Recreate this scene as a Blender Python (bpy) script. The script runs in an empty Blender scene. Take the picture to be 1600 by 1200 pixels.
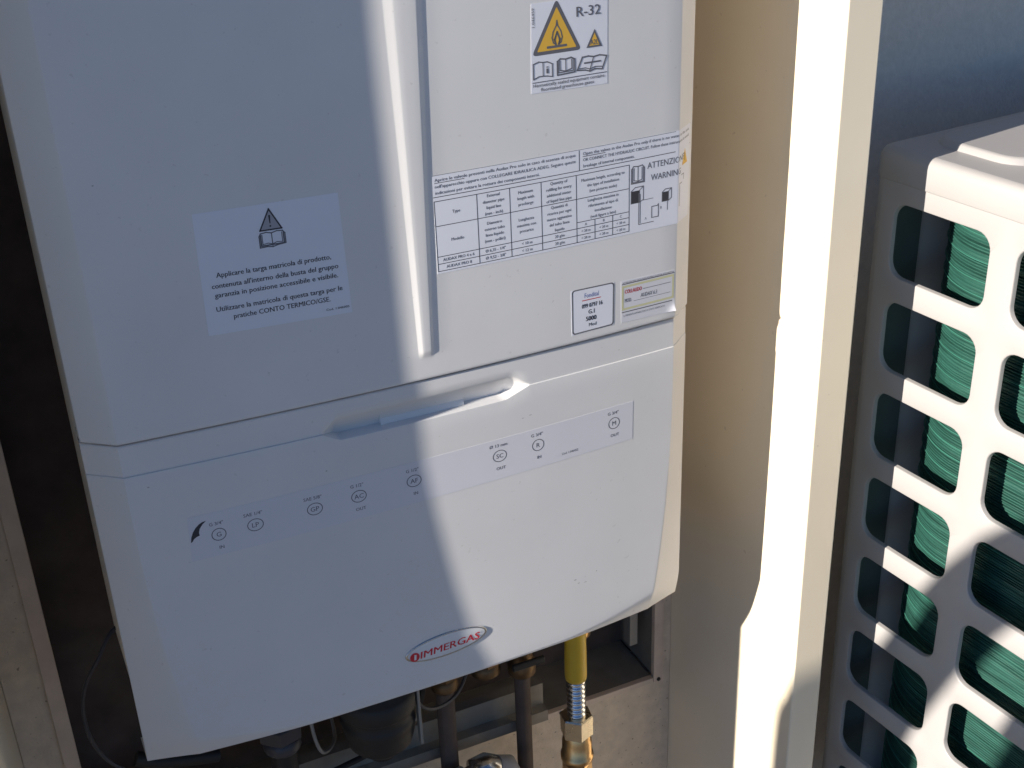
import bpy, math, random
from mathutils import Vector, Matrix
random.seed(7)
sc = bpy.context.scene
col = sc.collection
H = 1.0                       # height of the boiler's panel seam above the paving

# ------------------------------------------------------------------ camera
cam = bpy.data.cameras.new('camera')
cam.sensor_width = 36.0
cam.lens = 1989.0 / 1600.0 * 36.0
cam.clip_start = 0.02
cam.clip_end = 200.0
co = bpy.data.objects.new('camera', cam)
col.objects.link(co)
right = Vector((0.90694, -0.41976, -0.03552))
down = Vector((-0.21781, -0.39508, -0.89245))
fwd = Vector((0.36058, 0.81714, -0.44974))
m = Matrix((( right.x, -down.x, -fwd.x, -0.03329),
            ( right.y, -down.y, -fwd.y, -0.72711),
            ( right.z, -down.z, -fwd.z, 0.37861 + H),
            (0, 0, 0, 1)))
co.matrix_world = m
sc.camera = co

# ------------------------------------------------------------------ light
SUN = Vector((1.0, 0.195, -0.35)).normalized()          # direction the sunlight travels
el = math.asin(-SUN.z)
az = math.atan2(-SUN.x, -SUN.y)
w = bpy.data.worlds.new("World")
sc.world = w
w.use_nodes = True
nt = w.node_tree
sky = nt.nodes.new('ShaderNodeTexSky')
sky.sky_type = 'NISHITA'
sky.sun_disc = False
sky.sun_elevation = el
sky.sun_rotation = az % (2 * math.pi)
bg = nt.nodes['Background']
nt.links.new(sky.outputs[0], bg.inputs[0])
bg.inputs[1].default_value = 0.08
sky.air_density = 0.5
sky.dust_density = 0.0
sky.ozone_density = 3.5
sc.cycles.max_bounces = 16
sc.cycles.diffuse_bounces = 10
sl = bpy.data.lights.new('sun', 'SUN')
sl.energy = 5.0
sl.angle = math.radians(0.53)
sl.color = (1.0, 0.925, 0.83)
so = bpy.data.objects.new('sun', sl)
so.rotation_euler = SUN.to_track_quat('-Z', 'Y').to_euler()
so.location = (-3, -1, 3)
col.objects.link(so)
sc.view_settings.view_transform = 'Standard'
sc.view_settings.look = 'None'
sc.view_settings.exposure = 0.7
sc.view_settings.gamma = 1.0
sc.view_settings.use_curve_mapping = False

# ------------------------------------------------------------------ materials
def mat(name, c, rough=0.5, metal=0.0, var=0.0, vscale=30.0, bump=0.0, bscale=200.0, spec=0.5,
        speck=0.0, sscale=60.0, speck_c=(0.05, 0.04, 0.03), stretch=None):
    M = bpy.data.materials.new(name)
    M.use_nodes = True
    t = M.node_tree
    b = t.nodes['Principled BSDF']
    b.inputs['Roughness'].default_value = rough
    b.inputs['Metallic'].default_value = metal
    b.inputs['Specular IOR Level'].default_value = spec
    tc = t.nodes.new('ShaderNodeTexCoord')
    vec = tc.outputs['Object']
    if stretch:
        mp = t.nodes.new('ShaderNodeMapping')
        mp.inputs['Scale'].default_value = stretch
        t.links.new(vec, mp.inputs['Vector'])
        vec = mp.outputs['Vector']
    out = None
    if var > 0:
        n = t.nodes.new('ShaderNodeTexNoise')
        n.inputs['Scale'].default_value = vscale
        n.inputs['Detail'].default_value = 5.0
        n.inputs['Roughness'].default_value = 0.6
        t.links.new(vec, n.inputs['Vector'])
        r = t.nodes.new('ShaderNodeValToRGB')
        r.color_ramp.elements[0].position = 0.3
        r.color_ramp.elements[1].position = 0.7
        r.color_ramp.elements[0].color = tuple(x * (1 - var) for x in c) + (1,)
        r.color_ramp.elements[1].color = tuple(min(1, x * (1 + var * 0.5)) for x in c) + (1,)
        t.links.new(n.outputs['Fac'], r.inputs['Fac'])
        out = r.outputs['Color']
        rr = t.nodes.new('ShaderNodeMapRange')
        rr.inputs['To Min'].default_value = rough * 0.85
        rr.inputs['To Max'].default_value = min(1, rough * 1.15)
        t.links.new(n.outputs['Fac'], rr.inputs['Value'])
        t.links.new(rr.outputs['Result'], b.inputs['Roughness'])
    if speck > 0:
        n2 = t.nodes.new('ShaderNodeTexNoise')
        n2.inputs['Scale'].default_value = sscale
        n2.inputs['Detail'].default_value = 2.0
        t.links.new(vec, n2.inputs['Vector'])
        r2 = t.nodes.new('ShaderNodeValToRGB')
        r2.color_ramp.elements[0].position = 1.0 - speck
        r2.color_ramp.elements[1].position = min(1.0, 1.0 - speck + 0.04)
        r2.color_ramp.elements[0].color = (0, 0, 0, 1)
        r2.color_ramp.elements[1].color = (1, 1, 1, 1)
        t.links.new(n2.outputs['Fac'], r2.inputs['Fac'])
        mx = t.nodes.new('ShaderNodeMixRGB')
        mx.inputs['Color1'].default_value = tuple(c) + (1,)
        mx.inputs['Color2'].default_value = tuple(speck_c) + (1,)
        t.links.new(r2.outputs['Color'], mx.inputs['Fac'])
        if out is not None:
            t.links.new(out, mx.inputs['Color1'])
        out = mx.outputs['Color']
    if out is not None:
        t.links.new(out, b.inputs['Base Color'])
    else:
        b.inputs['Base Color'].default_value = tuple(c) + (1,)
    if bump > 0:
        n3 = t.nodes.new('ShaderNodeTexNoise')
        n3.inputs['Scale'].default_value = bscale
        n3.inputs['Detail'].default_value = 3.0
        t.links.new(vec, n3.inputs['Vector'])
        bp = t.nodes.new('ShaderNodeBump')
        bp.inputs['Strength'].default_value = bump
        bp.inputs['Distance'].default_value = 0.001
        t.links.new(n3.outputs['Fac'], bp.inputs['Height'])
        t.links.new(bp.outputs['Normal'], b.inputs['Normal'])
    return M

MT = {
    'white': mat('boiler_enamel', (0.745, 0.735, 0.725), 0.34, var=0.05, vscale=7, bump=0.02, bscale=350, speck=0.285, sscale=240, speck_c=(0.66, 0.645, 0.63)),
    'casing': mat('casing_enamel', (0.91, 0.88, 0.83), 0.45, var=0.05, vscale=12),
    'gap': mat('gap_shade', (0.03, 0.03, 0.03), 0.8),  # flat black that paints the shade inside the panel seam
    'paper': mat('sticker_paper', (0.78, 0.79, 0.85), 0.5, var=0.02, vscale=25),
    'film': mat('sticker_film', (0.70, 0.70, 0.74), 0.35, var=0.02, vscale=25),
    'ink': mat('printing_ink', (0.035, 0.035, 0.045), 0.55),
    'inkgrey': mat('printing_ink_grey', (0.13, 0.13, 0.15), 0.55),
    'inkpale': mat('printing_ink_pale', (0.36, 0.36, 0.40), 0.55),
    'scuff': mat('enamel_scuff', (0.46, 0.45, 0.44), 0.6),
    'inkred': mat('printing_ink_red', (0.55, 0.05, 0.05), 0.5),
    'inkblue': mat('printing_ink_blue', (0.12, 0.16, 0.42), 0.5),
    'inkyellow': mat('printing_ink_yellow', (0.78, 0.46, 0.06), 0.5),
    'inkolive': mat('printing_ink_olive', (0.62, 0.60, 0.36), 0.5),
    'chrome': mat('badge_chrome', (0.62, 0.62, 0.62), 0.22, metal=1.0),
    'badge': mat('badge_resin', (0.78, 0.78, 0.78), 0.15),
    'badgered': mat('badge_red', (0.62, 0.03, 0.05), 0.25),
    'cream': mat('cabinet_cream_paint', (0.91, 0.80, 0.61), 0.42, var=0.04, vscale=7, bump=0.03, bscale=180, speck=0.28, sscale=130, speck_c=(0.76, 0.66, 0.50)),
    'creamfront': mat('cabinet_cream_flange', (0.78, 0.74, 0.66), 0.45, var=0.05, vscale=14, bump=0.04, bscale=220, speck=0.27, sscale=70, speck_c=(0.40, 0.36, 0.30)),
    'backpanel': mat('cabinet_back_board', (0.70, 0.58, 0.44), 0.75, var=0.16, vscale=60, bump=0.5, bscale=420, speck=0.33, sscale=260, speck_c=(0.36, 0.28, 0.20)),
    'lip': mat('cabinet_lip_paint', (0.66, 0.53, 0.42), 0.55, var=0.12, vscale=40),
    'galv': mat('galvanised_rail', (0.30, 0.28, 0.24), 0.5, metal=0.35, var=0.2, vscale=35),
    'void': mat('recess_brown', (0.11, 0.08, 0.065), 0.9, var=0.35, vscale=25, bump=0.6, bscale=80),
    'wall': mat('grey_render_wall', (0.84, 0.755, 0.65), 0.85, var=0.07, vscale=160, bump=0.9, bscale=320),
    'paving': mat('paving_concrete', (0.16, 0.14, 0.12), 0.85, var=0.2, vscale=6, bump=0.4, bscale=90),
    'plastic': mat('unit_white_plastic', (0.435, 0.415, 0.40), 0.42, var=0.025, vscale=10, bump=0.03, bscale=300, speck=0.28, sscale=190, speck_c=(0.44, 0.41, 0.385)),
    'unitmetal': mat('unit_casing_metal', (0.66, 0.65, 0.62), 0.5, var=0.05, vscale=10),
    'unitdark': mat('unit_inner_plate', (0.12, 0.16, 0.15), 0.6, var=0.2, vscale=20),
    'coil': mat('coil_green_fins', (0.030, 0.112, 0.086), 0.42, metal=0.1, var=0.5, vscale=300, stretch=(0.06, 0.06, 1.0), bump=0.3, bscale=900),
    'coilline': mat('coil_lit_edge', (0.075, 0.28, 0.21), 0.3, metal=0.3),  # lighter copy of the fin green, painting sunlight caught on the edges
    'black': mat('black_rubber', (0.016, 0.016, 0.017), 0.6, var=0.2, vscale=40),
    'cable': mat('cable_sheath', (0.05, 0.05, 0.06), 0.4),
    'yellow': mat('yellow_hose_sleeve', (0.62, 0.40, 0.03), 0.45, var=0.12, vscale=50, bump=0.1, bscale=200),
    'steel': mat('stainless_corrugation', (0.70, 0.70, 0.70), 0.22, metal=1.0),
    'brass': mat('brass_fitting', (0.66, 0.42, 0.20), 0.3, metal=1.0, var=0.25, vscale=90),
    'nickel': mat('pale_brass_nut', (0.72, 0.62, 0.46), 0.28, metal=1.0, var=0.15, vscale=90),
    'brassdark': mat('dark_brass', (0.20, 0.13, 0.07), 0.5, metal=0.8, var=0.4, vscale=60),  # brass in a darker, more mottled tone
    'clear': mat('pale_clip_plastic', (0.24, 0.23, 0.21), 0.4),
    'pvc': mat('grey_pvc', (0.30, 0.30, 0.31), 0.5, var=0.06, vscale=9),
}

# ------------------------------------------------------------------ helpers
LOC = {}
def root_empty(name, loc, label, cat):
    o = bpy.data.objects.new(name, None)
    o.empty_display_size = 0.05
    col.objects.link(o)
    o.location = (loc[0], loc[1], loc[2] + H)
    LOC[o.name] = Vector(o.location)
    o['label'] = label
    o['category'] = cat
    return o

class MB:
    def __init__(s):
        s.v = []; s.f = []; s.sm = []
    def add(s, vs, fs, smooth=False):
        n = len(s.v)
        s.v += [tuple(v) for v in vs]
        for f in fs:
            s.f.append([i + n for i in f]); s.sm.append(smooth)
    def box(s, x0, x1, y0, y1, z0, z1):
        vs = [(x, y, z) for z in (z0, z1) for y in (y0, y1) for x in (x0, x1)]
        s.add(vs, [(0, 2, 3, 1), (4, 5, 7, 6), (0, 1, 5, 4), (2, 6, 7, 3), (0, 4, 6, 2), (1, 3, 7, 5)])
    def grid(s, rows, smooth=True, flip=False):
        nr, nc = len(rows), len(rows[0])
        vs = [p for r in rows for p in r]
        fs = []
        for i in range(nr - 1):
            for j in range(nc - 1):
                q = (i * nc + j, i * nc + j + 1, (i + 1) * nc + j + 1, (i + 1) * nc + j)
                fs.append(q[::-1] if flip else q)
        s.add(vs, fs, smooth)
    def tube(s, pts, r, n=12, caps=True):
        pts = [Vector(p) for p in pts]
        rad = r if isinstance(r, (list, tuple)) else [r] * len(pts)
        rows = []
        up = None
        for i, p in enumerate(pts):
            a = pts[max(0, i - 1)]; b = pts[min(len(pts) - 1, i + 1)]
            t = (b - a).normalized()
            if up is None:
                up = t.orthogonal().normalized()
            up = (up - t * up.dot(t)).normalized()
            sd = t.cross(up)
            rows.append([p + (up * math.cos(k * 2 * math.pi / n) + sd * math.sin(k * 2 * math.pi / n)) * rad[i] for k in range(n + 1)])
        s.grid(rows, True)
        if caps:
            for row, fl in ((rows[0], True), (rows[-1], False)):
                idx = list(range(n))
                s.add(row[:n], [idx if fl else idx[::-1]])
    def lathe(s, c, prof, n=24):
        rows = [[(c[0] + r * math.cos(k * 2 * math.pi / n), c[1] + r * math.sin(k * 2 * math.pi / n), c[2] + z) for k in range(n + 1)] for r, z in prof]
        s.grid(rows, True)
    def hexa(s, c, r, z0, z1, rot=0.0):
        b = 0.0012
        for (r0, za, r1, zb) in ((r - b, z0, r, z0 + b), (r, z0 + b, r, z1 - b), (r, z1 - b, r - b, z1)):
            rows = [[(c[0] + rr * math.cos(rot + k * math.pi / 3), c[1] + rr * math.sin(rot + k * math.pi / 3), c[2] + z) for k in range(7)] for rr, z in ((r0, za), (r1, zb))]
            s.grid(rows, False)
        for z, fl in ((z0, True), (z1, False)):
            pts = [(c[0] + (r - b) * math.cos(rot + k * math.pi / 3), c[1] + (r - b) * math.sin(rot + k * math.pi / 3), c[2] + z) for k in range(6)]
            s.add(pts, [tuple(range(6))[::-1] if fl else tuple(range(6))])
    def build(s, name, mt, parent=None, bevel=0.0, seg=2, label=None):
        base = Vector((0, 0, 0))
        p = parent
        while p is not None:
            base += Vector(p.location); p = p.parent
        me = bpy.data.meshes.new(name)
        me.from_pydata([(x - base.x, y - base.y, z + H - base.z) for x, y, z in s.v], [], s.f)
        me.polygons.foreach_set('use_smooth', s.sm)
        me.materials.append(MT[mt])
        me.validate()
        me.update()
        o = bpy.data.objects.new(name, me)
        col.objects.link(o)
        o.parent = parent
        if bevel > 0:
            md = o.modifiers.new('edge', 'BEVEL')
            md.width = bevel; md.segments = seg; md.limit_method = 'ANGLE'
            md.angle_limit = math.radians(40)
            me.polygons.foreach_set('use_smooth', [True] * len(me.polygons))
            md.harden_normals = True
        if label:
            o['label'] = label
        return o

def structure(o):
    o['kind'] = 'structure'
    return o

def lerp(a, b, t):
    return a + (b - a) * t

# ================================================================== setting
b = MB(); b.box(-60, 60, -60, 0.26, -1.05, -1.0)
structure(b.build('paving', 'paving'))
b = MB()      # rendered wall, with the recess behind the cabinet left open
b.box(-4, -0.07, 0.19, 0.45, -1.0, 2.2); b.box(0.53, 6, 0.19, 0.45, -1.0, 2.2)
b.box(-0.07, 0.53, 0.19, 0.45, -1.0, -0.512); b.box(-0.07, 0.53, 0.19, 0.45, 0.575, 2.2)
b.box(-0.07, 0.53, 0.26, 0.45, -0.512, 0.575)
structure(b.build('wall', 'wall'))

# ================================================================== wall cabinet
XL, XR, YB = -0.0885, 0.528, 0.168
cab = root_empty('wall_cabinet', (0.22, 0.168, -0.95), 'open cream sheet metal cabinet on the wall that holds the boiler', 'cabinet')
# right side panel: hollow-looking return with rounded front flange
b = MB(); b.box(XR, XR + 0.030, -0.0318, 0.1895, -0.95, 0.72)
b.build('side_panel', 'cream', cab, bevel=0.0016, seg=3, label='right side panel, sunlit cream inside face')
# left side panel: its front edge is slightly bowed outwards lower down
prof = [(-0.95, -0.0735), (-0.3, -0.0735), (-0.13, -0.0729), (-0.103, -0.0706), (-0.062, -0.0686), (-0.028, -0.0674), (0.003, -0.0663), (0.044, -0.0653), (0.103, -0.0649), (0.33, -0.0639), (0.72, -0.0639)]
b = MB()
rows = []
for z, y in prof:
    rows.append([(XL - 0.03, 0.1895, z), (XL - 0.03, y + 0.001, z), (XL - 0.029, y, z), (XL - 0.001, y, z), (XL, y + 0.001, z), (XL, 0.1895, z)])
b.grid(rows, False)
b.add(rows[-1], [(0, 1, 2, 3, 4, 5)])
b.build('side_panel', 'cream', cab, label='left side panel in shade, front edge bowed outwards')
# back board with its rectangular opening
OX0, OX1, OZ0, OZ1 = -0.046, 0.507, -0.488, 0.55
b = MB()
b.box(XL + 0.0005, OX0 - 0.012, YB, YB + 0.004, -0.94, 0.71)
b.box(OX1 + 0.010, XR - 0.0005, YB, YB + 0.004, -0.94, 0.71)
b.box(OX0 - 0.012, OX1 + 0.010, YB, YB + 0.004, -0.94, OZ0 - 0.006)
b.box(OX0 - 0.012, OX1 + 0.010, YB, YB + 0.004, OZ1, 0.71)
b.build('back_board', 'backpanel', cab)
for nm, bx in (('opening_lip', (OX1, OX1 + 0.0105, YB - 0.003, YB + 0.0035, OZ0 - 0.0065, OZ1)),
               ('opening_lip', (OX0 - 0.0125, OX0, YB - 0.003, YB + 0.0035, OZ0 - 0.0065, OZ1)),
               ('opening_lip', (OX0 + 0.0005, OX1 - 0.0005, YB - 0.003, YB + 0.0035, OZ0 - 0.0065, OZ0))):
    b = MB(); b.box(*bx); b.build(nm, 'lip', cab, bevel=0.0008)
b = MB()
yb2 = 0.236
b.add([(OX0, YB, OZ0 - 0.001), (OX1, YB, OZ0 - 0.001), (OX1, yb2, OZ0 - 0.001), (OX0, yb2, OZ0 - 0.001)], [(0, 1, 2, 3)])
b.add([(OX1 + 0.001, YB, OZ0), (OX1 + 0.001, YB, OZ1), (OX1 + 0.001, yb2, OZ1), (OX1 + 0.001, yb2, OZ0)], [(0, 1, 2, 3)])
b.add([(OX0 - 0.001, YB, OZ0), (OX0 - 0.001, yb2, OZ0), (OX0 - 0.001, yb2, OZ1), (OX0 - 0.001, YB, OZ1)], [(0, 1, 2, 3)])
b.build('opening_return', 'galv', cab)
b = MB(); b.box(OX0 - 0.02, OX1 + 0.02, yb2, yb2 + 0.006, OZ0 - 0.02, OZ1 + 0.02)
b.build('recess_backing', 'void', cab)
for sx, sz in ((0.5125, -0.4912), (0.40, -0.4912)):
    b = MB()
    n = 14
    ring = lambda r, y: [(sx + r * math.cos(k * 2 * math.pi / n), y, sz + r * math.sin(k * 2 * math.pi / n)) for k in range(n + 1)]
    b.grid([ring(0.0021, YB - 0.0031), ring(0.0021, YB - 0.0042), ring(0.0014, YB - 0.0048), ring(0.0001, YB - 0.0049)], True, True)
    b.build('screw', 'black', cab)
b = MB(); b.box(0.484, 0.493, YB + 0.02, YB + 0.007, -0.446, -0.38)
b.build('hanging_tab', 'clear', cab, bevel=0.0006)
# rail crossing below the boiler, an open channel
b = MB()
pr = [(0.150, -0.4215), (0.1385, -0.4215), (0.1385, -0.446), (0.128, -0.4462), (0.128, -0.4585), (0.1295, -0.4585), (0.1295, -0.4475), (0.140, -0.4475), (0.140, -0.423), (0.150, -0.423)]
b.grid([[(x, y, z) for y, z in pr + pr[:1]] for x in (-0.03, 0.368)], False, True)
for x in (-0.03, 0.368):
    b.add([(x, y, z) for y, z in pr], [tuple(range(len(pr)))])
rail = b.build('mounting_rail', 'galv', cab)
b = MB(); b.lathe((0, 0, 0), [(0.0001, 0), (0.001, 0.0)], 6)

# ================================================================== boiler
W = 0.44
BUL = 0.0065
def basey(x):
    return -BUL * (1 - ((x - 0.22) / 0.2) ** 2)
def ewid(z):
    f = max(0.0, (-z - 0.05) / 0.19)
    return 0.0205 + 0.0142 * f ** 2.2
CH = 0.0165
def surf(x, z, off=0.0):
    e = ewid(z)
    d = min(x, W - x)
    if d >= e:
        y = basey(x)
    else:
        y0 = basey(e)
        y = y0 + (CH - y0) * (1 - d / e)
    if z < 0:
        y += 0.0012
    return y - off

boiler = root_empty('boiler', (0.22, 0.08, -0.257), 'white wall-hung boiler with rounded front and paper stickers, hung inside cream cabinet', 'boiler')
b = MB(); b.box(0.0025, W - 0.0025, CH + 0.001, 0.150, -0.235, 0.50)
b.build('casing', 'casing', boiler, bevel=0.003)
b = MB()
b.grid([[(x, surf(min(max(x, 0.0), W), 0.01) + 0.0075, z) for x in [W * k / 40 for k in range(41)]] for z in (0.008, -0.010)], True)
b.build('seam_shade_strip', 'gap', boiler)  # dark strip set behind the seam as painted shade

# upper front panel, with the tapered vertical ridge
def ridge_x(z):
    t = (z - 0.019) / 0.229
    return (lerp(0.2180, 0.2118, t), lerp(0.2215, 0.2188, t), lerp(0.2265, 0.2320, t), lerp(0.2295, 0.2372, t), lerp(0.0012, 0.0013, t))
def upper_cols(z):
    e = ewid(z)
    xl, x1, x2, xr, h = ridge_x(z)
    fall = max(0.0, min(1.0, (z - 0.0155) / 0.0065))
    fall = fall * fall * (3 - 2 * fall)
    h *= fall
    out = []
    def pt(x, dy=0.0):
        out.append((x, surf(x, max(z, 0.0001)) - dy, z))
    out.append((0.0, CH + 0.010, z))
    for d in (0.0006, 0.25 * e, 0.5 * e, 0.8 * e, 0.95 * e):
        pt(d)
    out.append((e, surf(e, 0.1) + 0.0001, z))
    pt(e + 0.0008)
    for k in range(1, 13):
        pt(lerp(e, xl, k / 13))
    pt(xl)
    for k, q in ((0.06, 0.02), (0.15, 0.10), (0.4, 0.37), (0.7, 0.70), (0.88, 0.92)):
        pt(lerp(xl, x1, k), h * q)
    pt(x1, h)
    pt(lerp(x1, x2, 0.33), h * 1.03); pt(lerp(x1, x2, 0.66), h * 1.03)
    pt(x2, h)
    for k, q in ((0.12, 0.97), (0.35, 0.75), (0.7, 0.22), (0.9, 0.03)):
        pt(lerp(x2, xr, k), h * q)
    pt(xr)
    for k in range(1, 13):
        pt(lerp(xr, W - e, k / 13))
    pt(W - e - 0.0008)
    out.append((W - e, surf(W - e, 0.1) + 0.0001, z))
    for d in (0.95 * e, 0.8 * e, 0.5 * e, 0.25 * e, 0.0006):
        pt(W - d)
    out.append((W, CH + 0.010, z))
    return out
b = MB()
zs = [0.0012, 0.0018, 0.003, 0.006, 0.011, 0.0155, 0.0165, 0.0175, 0.0185, 0.0195, 0.0205, 0.0215, 0.022, 0.03, 0.06, 0.1, 0.14, 0.18, 0.22, 0.26, 0.32, 0.4, 0.47]
rows = []
r0 = upper_cols(0.0012)
rows.append([(x, y + 0.012, 0.0010) for x, y, z in r0])
rows.append([(x, y + 0.0012, 0.0006) for x, y, z in r0])
rows.append([(x, y + 0.0004, 0.0009) for x, y, z in r0])
for z in zs[1:]:
    rows.append(upper_cols(z))
rows.append([(x, y + 0.004, 0.488) for x, y, z in upper_cols(0.488)])
rows.append([(x, y + 0.03, 0.498) for x, y, z in upper_cols(0.498)])
b.grid(rows, True)
upper = b.build('front_panel', 'white', boiler, label='tall upper front panel with a tapered vertical ridge')

# lower flap with its groove, hand pocket and bevelled bottom
def pock(x):
    # (pocket top z, ledge z, depth)
    zt, zl, d = -0.0215, -0.0232, 0.0008
    a0, a1, c0, c1 = 0.1480, 0.160, 0.2800, 0.2990
    if a0 < x < c1:
        f = min(1.0, (x - a0) / (a1 - a0), (c1 - x) / (c1 - c0))
        zl = lerp(-0.0232, -0.0300, f)
        g = min(1.0, (x - a0) / 0.012, (c1 - x) / 0.014)
        g = g * g * (3 - 2 * g)
        zt = lerp(-0.0215, -0.0135, g)
        d = lerp(0.0008, 0.0115, min(1.0, f * 1.2))
    return zt, zl, d
xs_main = []
def lower_profile(x, e_frac=None):
    pass
b = MB()
colsx = [('L', 0.0), ('L', 0.03), ('L', 0.25), ('L', 0.5), ('L', 0.8), ('L', 0.96)]
mid = [0.0, 0.002, 0.005, 0.995, 0.998]
k = 0.02
while k < 0.999:
    mid.append(k); k += 0.02
extra = [0.1480, 0.1500, 0.1520, 0.1540, 0.1560, 0.158, 0.160, 0.1615, 0.165, 0.170, 0.175, 0.18, 0.185, 0.1904, 0.1906, 0.2517, 0.2519, 0.26, 0.27, 0.276, 0.2805, 0.2820, 0.2835, 0.2855, 0.2875, 0.29, 0.2925, 0.295, 0.297, 0.2990]
BZ0 = -0.257
def hb(x):
    q = max(0.0, (abs(x - 0.22) - 0.10) / 0.085)
    return 0.0028 + 0.0160 * min(1.25, q) ** 1.5
colspec = [('L', q) for q in (0.0, 0.03, 0.25, 0.5, 0.8, 0.96)]
ms = sorted(set([round(0.0205 + (W - 0.041) * q, 5) for q in mid] + extra + [W - 0.0205]))
colspec += [('M', x) for x in ms]
colspec += [('R', q) for q in (0.96, 0.8, 0.5, 0.25, 0.03, 0.0)]
def colx(sp, z):
    e = ewid(z)
    if sp[0] == 'L': return sp[1] * e
    if sp[0] == 'R': return W - sp[1] * e
    return lerp(e, W - e, (sp[1] - 0.0205) / (W - 0.041))
def lower_col(sp):
    P = []
    x = colx(sp, 0)
    zt, zl, d = pock(x) if sp[0] == 'M' else (-0.0215, -0.0232, 0.0008)
    s0 = surf(x, -0.001)
    bd = 0.0008               # the band above the groove sits a touch deeper
    P.append((x, s0 + bd + 0.012, -0.0012))
    P.append((x, s0 + bd + 0.0008, -0.0014))
    P.append((x, s0 + bd, -0.0022))
    P.append((x, s0 + bd, lerp(-0.0022, zt, 0.5)))
    P.append((x, s0 + bd, zt + 0.0006))
    for q, dq in ((0.08, 0.10), (0.25, 0.30), (0.5, 0.60), (0.75, 0.85), (0.93, 0.97)):
        yq = s0 + bd + (d - bd) * dq if d > 0.001 else s0 + bd
        if 0.1905 < x < 0.2518 and q > 0.7:
            yq = s0 + (0.0088 if q < 0.9 else 0.0074)
        P.append((x, yq, lerp(zt, zl, q)))
    if 0.1905 < x < 0.2518:
        d = 0.0073
    P.append((x, s0 + d, zl + 0.0003))
    P.append((x, s0 + d, zl))
    P.append((x, s0 + 0.0006, zl))
    P.append((x, s0 + 0.0001, zl - 0.0003))
    P.append((x, s0, zl - 0.0009))
    def hbx(xx):
        return hb(min(max(xx, 0.034), W - 0.034))
    xq = colx(sp, -0.238)
    BZ = BZ0 - 0.0045 * ((xq - 0.22) / 0.19) ** 4
    zb_top = BZ0 + hbx(xq)
    zz = [lerp(zl - 0.0009, zb_top, q) for q in (0.05, 0.15, 0.28, 0.4, 0.52, 0.63, 0.73, 0.82, 0.9, 0.96, 1.0)]
    for z in zz:
        xx = colx(sp, z)
        P.append((xx, surf(xx, z), z))
    hh = zb_top - BZ
    for q, dq in ((0.12, 0.03), (0.35, 0.2), (0.7, 0.6), (1.0, 1.0)):
        z = zb_top - hh * q
        xx = colx(sp, max(z, -0.242))
        edge = 1.0 if sp[0] == 'M' else (0.55 + 0.45 * sp[1])
        P.append((xx, surf(xx, max(z, -0.242)) + hh * 0.36 * dq * edge, z))
    xx, yy, z = P[-1]
    P.append((xx, yy + 0.0012, BZ - 0.0006))
    P.append((xx, max(yy + 0.01, 0.05), BZ))
    return P
cols_ = [lower_col(sp) for sp in colspec]
rows = [[c[i] for c in cols_] for i in range(len(cols_[0]))]
# side returns of the flap
for r in rows:
    a = r[0]; z_ = r[-1]
    r.insert(0, (a[0] + 0.0003, max(a[1] + 0.0005, CH + 0.012), a[2]))
    r.append((z_[0] - 0.0003, max(z_[1] + 0.0005, CH + 0.012), z_[2]))
b.grid(rows, True, True)
flap = b.build('lower_flap', 'white', boiler, label='lower flap with a hand pocket along its top edge')
for o in (upper, flap):
    md = o.modifiers.new('sharp', 'EDGE_SPLIT'); md.split_angle = math.radians(32)

# ------------------------------------------------------------------ printing tools
_tc = {}
def glyphs(s, bold=0.0, shear=0.0):
    key = (s, bold, shear)
    if key in _tc: return _tc[key]
    cu = bpy.data.curves.new('t', 'FONT')
    cu.body = s; cu.size = 1.0; cu.resolution_u = 2; cu.offset = bold; cu.shear = shear
    ob = bpy.data.objects.new('t', cu)
    col.objects.link(ob)
    dg = bpy.context.evaluated_depsgraph_get()
    dg.update()
    me = bpy.data.meshes.new_from_object(ob.evaluated_get(dg))
    vs = [(v.co.x, v.co.y) for v in me.vertices]
    fs = [tuple(p.vertices) for p in me.polygons]
    bpy.data.objects.remove(ob); bpy.data.curves.remove(cu); bpy.data.meshes.remove(me)
    x0 = min(v[0] for v in vs); x1 = max(v[0] for v in vs)
    _tc[key] = (vs, fs, x0, x1)
    return _tc[key]

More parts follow.
